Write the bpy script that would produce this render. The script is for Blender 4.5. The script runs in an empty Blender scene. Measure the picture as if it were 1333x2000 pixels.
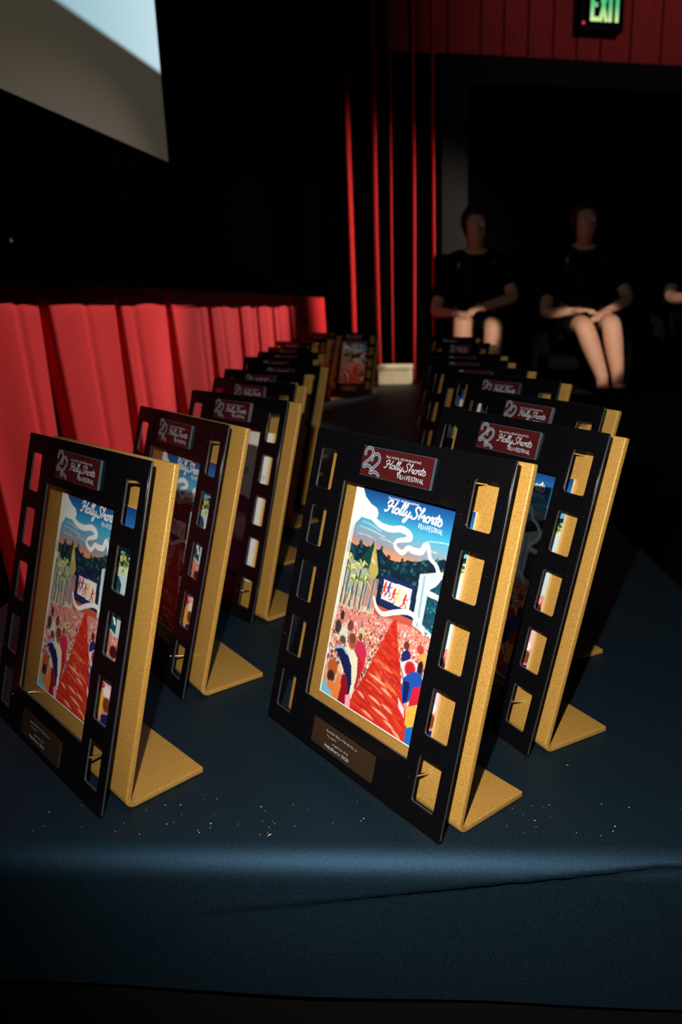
import bpy, bmesh, math, random
import numpy as np
from mathutils import Vector, Matrix, noise

S = bpy.context.scene
COL = S.collection
R = math.radians
random.seed(7)
RNG = np.random.default_rng(11)

# ------------------------------------------------------------------ camera
TABLE_Z = 0.0            # table top is the zero level, the floor lies 0.75 m below
FLOOR_Z = -0.75
CAM_H, PITCH, ROLL, FPX = 0.40551, 0.2656, -0.0368, 1451.14
cam = bpy.data.cameras.new('camera')
cam.sensor_fit = 'VERTICAL'
cam.sensor_height = 36.0
cam.sensor_width = 24.0
cam.lens = FPX / 2000 * 36.0
cam.clip_start = 0.02
cam.clip_end = 60
cam.dof.use_dof = True
cam.dof.focus_distance = 0.60
cam.dof.aperture_fstop = 8.0
cam_o = bpy.data.objects.new('camera', cam)
COL.objects.link(cam_o)
S.camera = cam_o
F = Vector((0, math.cos(PITCH), -math.sin(PITCH)))
R0 = Vector((1, 0, 0))
U0 = R0.cross(F)
RX = math.cos(ROLL) * R0 + math.sin(ROLL) * U0
UX = -math.sin(ROLL) * R0 + math.cos(ROLL) * U0
cam_o.matrix_world = Matrix(((RX.x, UX.x, -F.x, 0), (RX.y, UX.y, -F.y, 0), (RX.z, UX.z, -F.z, CAM_H), (0, 0, 0, 1)))

# ------------------------------------------------------------------ world, lights, exposure
w = bpy.data.worlds.new('world')
S.world = w
w.use_nodes = True
w.node_tree.nodes['Background'].inputs[0].default_value = (0.9, 0.75, 0.7, 1)
w.node_tree.nodes['Background'].inputs[1].default_value = 0.004

def lamp(name, kind, loc, target, power, color=(1, 1, 1), size=0.01, cone=60, blend=0.5):
    l = bpy.data.lights.new(name, kind)
    l.energy = power
    l.color = color
    if kind in ('SPOT', 'POINT'):
        l.shadow_soft_size = size
    if kind == 'SPOT':
        l.spot_size = R(cone)
        l.spot_blend = blend
    o = bpy.data.objects.new(name, l)
    o.location = loc
    d = Vector(target) - Vector(loc)
    o.rotation_euler = d.to_track_quat('-Z', 'Y').to_euler()
    COL.objects.link(o)
    return o

# the flash of the camera, a few centimetres above the lens
lamp('camera_flash', 'SPOT', (-0.04, 0.04, 0.478), (0.12, 0.66, 0.13), 33.0, (1.0, 0.95, 0.86), 0.006, 87, 1.0)
# theatre lamps: washes on the stage skirt, tall drape and red wall; seat and table end spots are added
lamp('stage_skirt_wash', 'SPOT', (1.6, 4.4, 2.5), (-0.70, 2.38, 0.36), 560.0, (1.0, 0.82, 0.76), 0.03, 26, 0.6)
lamp('stage_skirt_wash_far', 'SPOT', (1.5, 5.6, 2.5), (-0.28, 4.25, 0.58), 560.0, (1.0, 0.80, 0.74), 0.03, 32, 0.8)
lamp('added_box_spot', 'SPOT', (1.7, 2.6, 1.9), (0.345, 4.10, 0.06), 260.0, (1.0, 0.9, 0.75), 0.02, 4.5, 0.6)  # added narrow beam that brightens the cream box
lamp('drape_wash', 'SPOT', (2.5, 5.62, 1.0), (0.45, 6.45, 0.75), 430.0, (1.0, 0.80, 0.70), 0.03, 60, 0.9)
lamp('added_seat_spot', 'SPOT', (1.25, 2.9, 0.75), (1.53, 4.5, 0.20), 110.0, (1.0, 0.86, 0.72), 0.02, 18, 0.35)  # added, coned low so that only legs and forearms light up
lamp('added_seat_spot_aisle', 'SPOT', (0.95, 2.9, 0.75), (0.84, 4.5, 0.27), 95.0, (1.0, 0.86, 0.72), 0.02, 11, 0.35)  # added for the knee and forearm behind the far trophies
lamp('added_seat_spot_side', 'SPOT', (1.9, 2.9, 0.75), (2.10, 4.7, 0.36), 120.0, (1.0, 0.82, 0.78), 0.02, 8, 0.35)  # added for the forearm at the right edge
lamp('wall_wash', 'SPOT', (3.4, 4.6, 3.6), (2.3, 6.75, 2.7), 85.0, (1.0, 0.85, 0.80), 0.10, 70, 0.8)

S.view_settings.view_transform = 'Standard'
S.view_settings.look = 'None'
S.view_settings.gamma = 1.0
S.view_settings.use_curve_mapping = False
S.view_settings.exposure = 0.0

# ------------------------------------------------------------------ materials
def lin(c):
    return tuple(((x / 255) / 12.92 if x / 255 <= 0.04045 else ((x / 255 + 0.055) / 1.055) ** 2.4) for x in c)

def mat(name, color, rough=0.6, metal=0.0, spec=0.5, noise_scale=0, noise_amt=0.0, bump=0.0, bump_scale=300, emit=None, emit_s=0.0, coat=0.0, sheen=0.0):
    m = bpy.data.materials.new(name)
    m.use_nodes = True
    nt = m.node_tree
    b = nt.nodes['Principled BSDF']
    b.inputs['Base Color'].default_value = (*color, 1)
    b.inputs['Roughness'].default_value = rough
    b.inputs['Metallic'].default_value = metal
    b.inputs['Specular IOR Level'].default_value = spec
    b.inputs['Coat Weight'].default_value = coat
    b.inputs['Sheen Weight'].default_value = sheen
    if emit:
        b.inputs['Emission Color'].default_value = (*emit, 1)
        b.inputs['Emission Strength'].default_value = emit_s
    if noise_amt or bump:
        tc = nt.nodes.new('ShaderNodeTexCoord')
        if noise_amt:
            n = nt.nodes.new('ShaderNodeTexNoise')
            n.inputs['Scale'].default_value = noise_scale
            n.inputs['Detail'].default_value = 4
            nt.links.new(tc.outputs['Object'], n.inputs['Vector'])
            r = nt.nodes.new('ShaderNodeValToRGB')
            r.color_ramp.elements[0].position = 0.3
            r.color_ramp.elements[1].position = 0.7
            r.color_ramp.elements[0].color = (*[c * (1 - noise_amt) for c in color], 1)
            r.color_ramp.elements[1].color = (*[min(1, c * (1 + noise_amt)) for c in color], 1)
            nt.links.new(n.outputs['Fac'], r.inputs['Fac'])
            nt.links.new(r.outputs['Color'], b.inputs['Base Color'])
        if bump:
            n2 = nt.nodes.new('ShaderNodeTexNoise')
            n2.inputs['Scale'].default_value = bump_scale
            n2.inputs['Detail'].default_value = 3
            nt.links.new(tc.outputs['Object'], n2.inputs['Vector'])
            bp = nt.nodes.new('ShaderNodeBump')
            bp.inputs['Strength'].default_value = bump
            bp.inputs['Distance'].default_value = 0.001
            nt.links.new(n2.outputs['Fac'], bp.inputs['Height'])
            nt.links.new(bp.outputs['Normal'], b.inputs['Normal'])
    return m

def cloth_mat():
    m = mat('dark_navy_cloth', (0.02, 0.03, 0.04), 0.54, spec=0.8)
    m.node_tree.nodes['Principled BSDF'].inputs['Specular Tint'].default_value = (0.25, 0.55, 0.95, 1)
    nt = m.node_tree
    b = nt.nodes['Principled BSDF']
    tc = nt.nodes.new('ShaderNodeTexCoord')
    n = nt.nodes.new('ShaderNodeTexNoise')
    n.inputs['Scale'].default_value = 900
    n.inputs['Detail'].default_value = 2
    nt.links.new(tc.outputs['Object'], n.inputs['Vector'])
    r = nt.nodes.new('ShaderNodeValToRGB')
    e = r.color_ramp.elements
    e[0].position = 0.25
    e[0].color = (0.0006, 0.0024, 0.0032, 1)
    e[1].position = 0.75
    e[1].color = (0.0120, 0.0230, 0.0420, 1)
    x = r.color_ramp.elements.new(0.5)
    x.color = (0.0040, 0.0095, 0.0130, 1)
    nt.links.new(n.outputs['Color'], r.inputs['Fac'])
    nt.links.new(r.outputs['Color'], b.inputs['Base Color'])
    n2 = nt.nodes.new('ShaderNodeTexNoise')
    n2.inputs['Scale'].default_value = 1500
    n2.inputs['Detail'].default_value = 2
    nt.links.new(tc.outputs['Object'], n2.inputs['Vector'])
    bp = nt.nodes.new('ShaderNodeBump')
    bp.inputs['Strength'].default_value = 0.5
    bp.inputs['Distance'].default_value = 0.0006
    nt.links.new(n2.outputs['Fac'], bp.inputs['Height'])
    nt.links.new(bp.outputs['Normal'], b.inputs['Normal'])
    return m

def print_mat(name):
    m = mat(name, (0.8, 0.8, 0.8), 0.25, spec=0.35)
    nt = m.node_tree
    a = nt.nodes.new('ShaderNodeVertexColor')
    a.layer_name = 'print'
    nt.links.new(a.outputs['Color'], nt.nodes['Principled BSDF'].inputs['Base Color'])
    return m

M = dict(
    gold=mat('satin_gold_paint', (0.47, 0.255, 0.055), 0.40, metal=0.15, spec=0.5, noise_scale=1100, noise_amt=0.34, bump=0.2, bump_scale=900),
    black=mat('glossy_black_acrylic', (0.003, 0.003, 0.004), 0.12, spec=0.15),
    glint_grey=mat('grey_acrylic_for_glints', (0.045, 0.047, 0.055), 0.25, spec=0.5),  # lighter grey stands in for glints in the perforations
    red_plaque=mat('dark_red_acrylic', (0.060, 0.007, 0.007), 0.30, spec=0.4, noise_scale=1500, noise_amt=0.35),
    clear=mat('blue_grey_acrylic_edge', (0.045, 0.085, 0.12), 0.20, spec=0.6),
    white_acrylic=mat('cream_acrylic', (0.62, 0.47, 0.22), 0.25, spec=0.4),
    bronze=mat('dark_bronze', (0.075, 0.040, 0.022), 0.28, metal=0.55, noise_scale=1200, noise_amt=0.3),
    letter=mat('pale_print', (0.42, 0.48, 0.55), 0.4),
    letter_dim=mat('grey_blue_print', (0.075, 0.11, 0.14), 0.4),
    letter_white=mat('white_print', (0.95, 0.95, 0.95), 0.4),
    chrome=mat('polished_steel', (0.75, 0.75, 0.75), 0.12, metal=1.0),
    print=print_mat('poster_print'),
    cloth=cloth_mat(),
    skirt_black=mat('black_cloth', (0.004, 0.004, 0.004), 0.95, spec=0.1),
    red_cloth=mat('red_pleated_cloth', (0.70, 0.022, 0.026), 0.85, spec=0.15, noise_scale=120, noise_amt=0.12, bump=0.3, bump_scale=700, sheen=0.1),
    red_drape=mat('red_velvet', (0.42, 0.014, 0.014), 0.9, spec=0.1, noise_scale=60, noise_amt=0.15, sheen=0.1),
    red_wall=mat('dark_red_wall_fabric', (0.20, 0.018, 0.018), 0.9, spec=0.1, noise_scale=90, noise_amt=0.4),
    velvet=mat('black_velvet', (0.0004, 0.0005, 0.0006), 1.0, spec=0.0),
    matte_black=mat('matte_black_paint', (0.0022, 0.0024, 0.0026), 0.8, spec=0.08),
    carpet=mat('dark_carpet', (0.012, 0.010, 0.010), 0.95, spec=0.1, noise_scale=60, noise_amt=0.4),
    steel=mat('grey_steel', (0.2, 0.2, 0.2), 0.4, metal=0.9),
    wood=mat('dark_table_board', (0.05, 0.035, 0.025), 0.6),
    cream=mat('cream_paper', (0.85, 0.72, 0.48), 0.8, noise_scale=20, noise_amt=0.1),
    skin=mat('skin', (0.62, 0.33, 0.22), 0.55, spec=0.3, noise_scale=30, noise_amt=0.06),
    black_clothes=mat('black_clothing', (0.006, 0.006, 0.007), 0.9, spec=0.1),
    hair=mat('dark_hair', (0.012, 0.008, 0.006), 0.6),
    eye=mat('eye_white', (0.7, 0.68, 0.65), 0.2),
    lint=mat('white_lint', (0.75, 0.75, 0.72), 0.9),
    exit_green=mat('exit_green_glow', (0.02, 0.2, 0.05), 0.5, emit=(0.12, 0.80, 0.22), emit_s=1.0),
    led=mat('red_indicator', (0.3, 0.0, 0.02), 0.4, emit=(0.9, 0.03, 0.08), emit_s=0.9),
)

def exit_mat():
    m = M['exit_green']
    nt = m.node_tree
    g = nt.nodes.new('ShaderNodeNewGeometry')
    sx = nt.nodes.new('ShaderNodeSeparateXYZ')
    mr = nt.nodes.new('ShaderNodeMapRange')
    mr.inputs['From Min'].default_value = 2.52
    mr.inputs['From Max'].default_value = 2.64
    r = nt.nodes.new('ShaderNodeValToRGB')
    r.color_ramp.elements[0].color = (0.72, 0.88, 0.34, 1)
    r.color_ramp.elements[1].color = (0.06, 0.50, 0.20, 1)
    nt.links.new(g.outputs['Position'], sx.inputs[0])
    nt.links.new(sx.outputs['Z'], mr.inputs['Value'])
    nt.links.new(mr.outputs[0], r.inputs['Fac'])
    nt.links.new(r.outputs['Color'], nt.nodes['Principled BSDF'].inputs['Emission Color'])
exit_mat()

def screen_mat():
    m = mat('projection_screen', (0.05, 0.048, 0.042), 0.9, spec=0.1)
    nt = m.node_tree
    b = nt.nodes['Principled BSDF']
    a = nt.nodes.new('ShaderNodeVertexColor')
    a.layer_name = 'print'
    nt.links.new(a.outputs['Color'], b.inputs['Emission Color'])
    b.inputs['Emission Strength'].default_value = 1.0
    return m
M['screen'] = screen_mat()

# ------------------------------------------------------------------ helpers
def link(name, me, m=None, parent=None, smooth=False):
    o = bpy.data.objects.new(name, me)
    if m is not None and len(me.materials) == 0:
        for x in (m if isinstance(m, (list, tuple)) else [m]):
            me.materials.append(x)
    COL.objects.link(o)
    if parent:
        o.parent = parent
    if smooth:
        me.polygons.foreach_set('use_smooth', [True] * len(me.polygons))
    return o

def mesh(name, verts, faces):
    me = bpy.data.meshes.new(name)
    me.from_pydata([tuple(v) for v in verts], [], [tuple(f) for f in faces])
    me.update()
    return me

def bm_mesh(name, bm):
    me = bpy.data.meshes.new(name)
    bmesh.ops.recalc_face_normals(bm, faces=bm.faces)
    bm.to_mesh(me)
    bm.free()
    return me

def add_box(bm, lo, hi, bevel=0.0, mtx=None):
    r = bmesh.ops.create_cube(bm, size=1)
    vs = r['verts']
    lo, hi = Vector(lo), Vector(hi)
    for v in vs:
        v.co = Vector(((lo[i] + hi[i]) / 2 + v.co[i] * (hi[i] - lo[i]) for i in range(3)))
    if bevel:
        es = list({e for v in vs for e in v.link_edges})
        g = bmesh.ops.bevel(bm, geom=es, offset=bevel, segments=2, affect='EDGES', profile=0.6)
        vs = list({v for f in g['faces'] for v in f.verts} | {v for v in vs if v.is_valid})
    if mtx:
        bmesh.ops.transform(bm, matrix=mtx, verts=[v for v in vs if v.is_valid])
    return vs

def add_cyl(bm, a, b, r, seg=10):
    a, b = Vector(a), Vector(b)
    d = b - a
    q = d.to_track_quat('Z', 'Y').to_matrix().to_4x4()
    bmesh.ops.create_cone(bm, cap_ends=True, segments=seg, radius1=r, radius2=r, depth=d.length, matrix=Matrix.Translation((a + b) / 2) @ q)

def box_obj(name, lo, hi, m, parent=None, bevel=0.0):
    bm = bmesh.new()
    add_box(bm, lo, hi, bevel)
    return link(name, bm_mesh(name, bm), m, parent)

def empty(name, loc=(0, 0, 0), rz=0.0):
    o = bpy.data.objects.new(name, None)
    o.location = loc
    o.rotation_euler = (0, 0, rz)
    o.empty_display_size = 0.05
    COL.objects.link(o)
    return o

def tag(o, label=None, cat=None, group=None, kind=None):
    for k, v in (('label', label), ('category', cat), ('group', group), ('kind', kind)):
        if v:
            o[k] = v
    return o

def struct(o):
    o['kind'] = 'structure'
    return o

# oriented frames: along the stage front and along the table
STG = Vector((math.sin(R(11.6)), math.cos(R(11.6)), 0))      # along the stage, going away
STN = Vector((STG.y, -STG.x, 0))                             # from the stage into the room
def stg(t, d, z):                                            # t along, d distance (positive = towards the room from the camera line), z
    return STG * t + STN * d + Vector((0, 0, z))

# ------------------------------------------------------------------ the room shell
def slab(name, pts, thick, m):
    bm = bmesh.new()
    top = [bm.verts.new(p) for p in pts]
    bot = [bm.verts.new((p[0], p[1], p[2] - thick)) for p in pts]
    n = len(pts)
    bm.faces.new(top)
    bm.faces.new(bot[::-1])
    for i in range(n):
        bm.faces.new((top[i], bot[i], bot[(i + 1) % n], top[(i + 1) % n]))
    return struct(link(name, bm_mesh(name, bm), m))

slab('floor', [(-4, -2.5, FLOOR_Z), (6, -2.5, FLOOR_Z), (6, 9.5, FLOOR_Z), (-4, 9.5, FLOOR_Z)], 0.1, M['carpet'])
slab('ceiling', [(-4, -2.5, 4.6), (6, -2.5, 4.6), (6, 9.5, 4.6), (-4, 9.5, 4.6)], 0.1, M['matte_black'])

def prism_wall(name, a, b, z0, z1, th, m, parent=None):
    a, b = Vector(a), Vector(b)
    d = (b - a).normalized()
    n = Vector((-d.y, d.x, 0)) * th
    vs = [(*p.to_2d(), z) for z in (z0, z1) for p in (a, b, b + n, a + n)]
    fs = [(0, 1, 2, 3), (7, 6, 5, 4), (0, 4, 5, 1), (1, 5, 6, 2), (2, 6, 7, 3), (3, 7, 4, 0)]
    me = mesh(name, vs, fs)
    bm = bmesh.new()
    bm.from_mesh(me)
    bmesh.ops.recalc_face_normals(bm, faces=bm.faces)
    bm.to_mesh(me)
    bm.free()
    return link(name, me, m, parent)

# black masking behind and around the screen
wl = struct(prism_wall('wall_left', stg(-1.5, -1.33, 0), stg(6.45, -1.33, 0), FLOOR_Z, 4.6, 0.12, M['velvet']))

struct(prism_wall('wall_right', (5.6, 9.5, 0), (5.6, -2.5, 0), FLOOR_Z, 4.6, -0.12, M['matte_black']))

# raised stage edge above the red skirt
def stage_box(name, t0, t1, d0, d1, z0, z1, m):
    c = [stg(t0, d0, 0), stg(t1, d0, 0), stg(t1, d1, 0), stg(t0, d1, 0)]
    vs = [(p.x, p.y, z) for z in (z0, z1) for p in c]
    fs = [(0, 1, 2, 3), (7, 6, 5, 4), (0, 4, 5, 1), (1, 5, 6, 2), (2, 6, 7, 3), (3, 7, 4, 0)]
    bm = bmesh.new()
    bm.from_mesh(mesh(name, vs, fs))
    return link(name, bm_mesh(name, bm), m)
struct(stage_box('trim_1', -1.5, 5.82, -1.325, -1.190, 0.510, 0.60, M['velvet']))

# the red skirt hanging from it: broad pleats that part towards the floor and show the dark behind
sk = empty('stage_skirt', stg(2.2, -1.25, FLOOR_Z))
tag(sk, 'long red pleated skirt hanging below the black stage edge, left of the table', 'curtain')
FOLDS = [-1.40, -0.97, -0.54, -0.11, 0.32, 0.74, 1.17, 1.60, 1.985, 2.43, 2.85, 3.29, 3.72, 4.02, 4.33, 4.70, 5.19, 5.76]
fr = random.Random(4)
for a, b in zip(FOLDS[:-1], FOLDS[1:]):
    vs, fs = [], []
    NF, NZ = 40, 14
    ph, k1, k2 = fr.uniform(0, 6), fr.uniform(0.004, 0.011), fr.uniform(0.15, 0.75)
    for i in range(NF + 1):
        f = i / NF
        for j in range(NZ + 1):
            z = FLOOR_Z + 0.012 + (0.512 - FLOOR_Z - 0.012) * j / NZ
            open_ = 0.010 + 0.105 * (0.512 - z) * (0.8 + 0.4 * k2)
            t0 = a + open_ * (b - a) / 0.43
            t1 = b - 0.004
            t = t0 + (t1 - t0) * f
            fall = (0.512 - z)
            d = 0.036 * min(1, f / 0.035) ** 0.5 * min(1, (1 - f) / 0.03) ** 0.5
            d += k1 * math.sin(f * 7 + ph) * (0.4 + fall)
            d -= 0.012 * math.exp(-((f - k2 - 0.05 * fall) / 0.05) ** 2) * (0.3 + fall)
            d += 0.02 * fall
            vs.append(stg(t, -1.285 + d, z) - sk.location)
    for i in range(NF):
        for j in range(NZ):
            q = i * (NZ + 1) + j
            fs.append((q, q + NZ + 1, q + NZ + 2, q + 1))
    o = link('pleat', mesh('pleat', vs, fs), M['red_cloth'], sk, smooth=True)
    md = o.modifiers.new('solid', 'SOLIDIFY')
    md.thickness = 0.004

# the cinema screen with its picture
def screen():
    t0, t1, z0, z1 = -0.6, 3.10, 1.003, 2.75
    zi = 1.325
    vs, fs, cols = [], [], []
    N, K = 60, 44
    for i in range(N + 1):
        for j in range(K + 1):
            t = t0 + (t1 - t0) * i / N
            if j <= 10:
                z = z0 + (zi - z0) * j / 10
            else:
                z = zi + (z1 - zi) * (j - 10.5) / (K - 10.5)
                z = max(z, zi + 0.006)
            vs.append(stg(t, -1.30, z))
            f = i / N
            if j <= 10:
                cols.append((0.056 - 0.012 * f, 0.044 - 0.006 * f, 0.029 - 0.002 * f))  # unlit lower screen: its dim ambient light is put in as glow
            else:
                u = max(0, (f - 0.70) / 0.30)
                cols.append((0.20 + 0.34 * u, 0.40 + 0.33 * u, 0.46 + 0.34 * u))
    for i in range(N):
        for j in range(K):
            a = i * (K + 1) + j
            fs.append((a, a + K + 1, a + K + 2, a + 1))
    me = mesh('cinema_screen', vs, fs)
    at = me.color_attributes.new('print', 'FLOAT_COLOR', 'POINT')
    at.data.foreach_set('color', np.hstack([np.array(cols), np.ones((len(cols), 1))]).ravel())
    o = link('cinema_screen', me, M['screen'])
    md = o.modifiers.new('solid', 'SOLIDIFY')
    md.thickness = 0.01
    md.offset = -1
    tag(o, 'cinema screen with a pale blue picture above a dim grey band', 'screen')
    fr = stage_box('screen_border', t0, t1 + 0.10, -1.325, -1.285, z0 - 0.10, z0, M['velvet'])
    fr.parent = o
    fr2 = stage_box('screen_border', t1, t1 + 0.10, -1.325, -1.285, z0, z1, M['velvet'])
    fr2.parent = o
screen()
bm = bmesh.new()
p = [stg(1.983, -1.326, 0.640), stg(1.996, -1.326, 0.634), stg(2.003, -1.326, 0.622), stg(2.0, -1.326, 0.603), stg(1.990, -1.326, 0.612), stg(1.982, -1.326, 0.624)]
pc = sum(p, Vector()) / len(p)
f = [bm.verts.new(pc + (x - pc) * 0.55) for x in p]
bm.faces.new(f)
g = bmesh.ops.extrude_face_region(bm, geom=bm.faces[:])
bmesh.ops.translate(bm, vec=STN * 0.003, verts=[v for v in g['geom'] if isinstance(v, bmesh.types.BMVert)])
tag(link('tape_scrap', bm_mesh('tape_scrap', bm), M['steel']), 'tiny pale scrap of tape stuck on the black masking under the screen', 'tape')

# the tall drape
RIDGES = [(0.157, 0.026, 1.0), (0.360, 0.020, 0.9), (0.487, 0.009, 0.70), (0.660, 0.012, 0.74), (0.825, 0.010, 0.56)]
vs, fs = [], []
NT, NZ = 420, 30
for i in range(NT + 1):
    x = 0.03 + 0.845 * i / NT
    for j in range(NZ + 1):
        z = FLOOR_Z + 0.02 + 4.6 * j / NZ
        y = 6.50 + 0.02 * math.sin(x * 40)
        for (c, wd, h) in RIDGES:
            cc = c + 0.006 * math.sin(z * 1.3 + c * 9)
            y -= 0.32 * h * math.exp(-((x - cc) / (wd * 1.6)) ** 4)
        vs.append((x + 0.002 * z, y, z))
for i in range(NT):
    for j in range(NZ):
        a = i * (NZ + 1) + j
        fs.append((a, a + NZ + 1, a + NZ + 2, a + 1))
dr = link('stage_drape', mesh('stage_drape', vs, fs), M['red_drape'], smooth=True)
md = dr.modifiers.new('solid', 'SOLIDIFY')
md.thickness = 0.004
tag(dr, 'tall dark red drape hanging in deep folds beside the black doorway', 'curtain')

# red panelled wall with the doorway
WD = Vector((math.sin(R(75)), math.cos(R(75)), 0))
WN = Vector((WD.y, -WD.x, 0))                # towards the room
W0 = Vector((1.0, 6.4, 0))
def wp(q, d, z):
    return W0 + WD * q + WN * d + Vector((0, 0, z))
def wall_box(name, q0, q1, d0, d1, z0, z1, m, parent=None):
    c = [wp(q0, d0, 0), wp(q1, d0, 0), wp(q1, d1, 0), wp(q0, d1, 0)]
    vs = [(v.x, v.y, z) for z in (z0, z1) for v in c]
    fs = [(0, 1, 2, 3), (7, 6, 5, 4), (0, 4, 5, 1), (1, 5, 6, 2), (2, 6, 7, 3), (3, 7, 4, 0)]
    bm = bmesh.new()
    bm.from_mesh(mesh(name, vs, fs))
    return link(name, bm_mesh(name, bm), m, parent)
wb = struct(wall_box('wall_back', -1.2, 3.6, -0.14, -0.03, 2.27, 4.6, M['matte_black']))
struct(wall_box('wall_back_side', -1.2, -0.12, -0.14, -0.03, FLOOR_Z, 2.27, M['velvet']))
qs = [-0.55, -0.30, -0.06, 0.215, 0.41, 0.62, 0.84, 1.05, 1.27, 1.545, 1.835, 2.12, 2.40, 2.69, 2.98, 3.27, 3.56]
for a, b in zip(qs[:-1], qs[1:]):
    bm = bmesh.new()
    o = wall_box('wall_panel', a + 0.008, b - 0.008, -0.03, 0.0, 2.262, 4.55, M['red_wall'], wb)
# doorway: black header and side, dark passage behind
d1 = struct(wall_box('door_1', -0.12, 0.10, -0.16, 0.035, FLOOR_Z, 2.06, M['matte_black']))
o = wall_box('door_header', -0.12, 3.6, -0.16, 0.035, 2.06, 2.258, M['matte_black'], d1)
o = wall_box('door_leaf', 0.10, 1.80, -0.16, -0.115, FLOOR_Z + 0.01, 2.06, M['velvet'], d1)
o = wall_box('door_leaf', 1.806, 3.5, -0.16, -0.115, FLOOR_Z + 0.01, 2.06, M['velvet'], d1)

# exit sign
ex = empty('exit_sign', wp(1.22, 0.06, 2.63))
tag(ex, 'black exit sign with glowing green letters on the red wall', 'sign')
def ebox(name, q0, q1, d0, d1, z0, z1, m):
    o = wall_box(name, q0, q1, d0, d1, z0, z1, m)
    o.parent = ex
    o.matrix_parent_inverse = Matrix.Translation(-ex.location)
    return o
bm = bmesh.new()
ebox('housing', 1.03, 1.42, 0.002, 0.07, 2.46, 2.80, M['matte_black'])
ebox('letter_plate', 1.075, 1.40, 0.070, 0.073, 2.505, 2.775, M['velvet'])
# letters drawn as bars in the wall plane
def letter(q0, wd, strokes):
    bm = bmesh.new()
    H, z0, th = 0.215, 2.523, 0.032
    for (x0, y0, x1, y1) in strokes:
        a = Vector((q0 + x0 * wd, z0 + y0 * H))
        b = Vector((q0 + x1 * wd, z0 + y1 * H))
        d = (b - a).normalized()
        n = Vector((-d.y, d.x)) * th / 2
        vs = [bm.verts.new(wp(c.x, 0.0745, c.y)) for c in (a - n, b - n, b + n, a + n)]
        vb = [bm.verts.new(wp(c.x, 0.0732, c.y)) for c in (a - n, b - n, b + n, a + n)]
        bm.faces.new(vs)
        for i in range(4):
            bm.faces.new((vs[i], vb[i], vb[(i + 1) % 4], vs[(i + 1) % 4]))
    o = link('letter', bm_mesh('letter', bm), M['exit_green'])
    o.parent = ex
    o.matrix_parent_inverse = Matrix.Translation(-ex.location)
letter(1.120, 0.060, [(0.2, 0, 0.2, 1), (0, 0.07, 1.15, 0.07), (0.2, 0.53, 1.0, 0.53), (0, 0.93, 1.15, 0.93)])
letter(1.200, 0.062, [(0.05, 0, 0.95, 1), (0.95, 0, 0.05, 1)])
letter(1.278, 0.030, [(0.5, 0, 0.5, 1)])
letter(1.318, 0.070, [(0.5, 0, 0.5, 1), (-0.1, 0.93, 1.1, 0.93)])
bm = bmesh.new()
bmesh.ops.create_uvsphere(bm, u_segments=10, v_segments=6, radius=0.012, matrix=Matrix.Translation(wp(1.058, 0.073, 2.507)))
o = link('indicator', bm_mesh('indicator', bm), M['led'])
o.parent = ex
o.matrix_parent_inverse = Matrix.Translation(-ex.location)

# raised seating platform on the right
bm = bmesh.new()
add_box(bm, (0.72, 4.40, FLOOR_Z), (3.6, 5.75, -0.155), 0.01)
struct(link('floor_riser', bm_mesh('floor_riser', bm), M['carpet']))

# ------------------------------------------------------------------ table
TA = Vector((0.9976, -0.0698, 0))
TB = Vector((0.0698, 0.9976, 0))
T0 = Vector((0, 0.500, 0))
def tb(a, b, z):
    return T0 + TA * a + TB * b + Vector((0, 0, z))
A0, A1, B0, B1 = -0.535, 0.445, 0.0, 3.86
TROT = math.atan2(TA.y, TA.x)
tbl = empty('banquet_table', tb(-0.045, 1.93, FLOOR_Z), TROT)
tag(tbl, 'long banquet table standing under the dark cloth and its black skirt', 'table')
hw, hl = 0.47, 1.90
box_obj('table_top', (-hw, -hl, 0.71), (hw, hl, 0.744), M['wood'], tbl, 0.004)
for sx in (-1, 1):
    for y in (-1.75, 0, 1.75):
        bm = bmesh.new()
        add_cyl(bm, (sx * 0.40, y, 0.0), (sx * 0.40, y, 0.71), 0.015)
        link('leg', bm_mesh('leg', bm), M['steel'], tbl)

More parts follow.
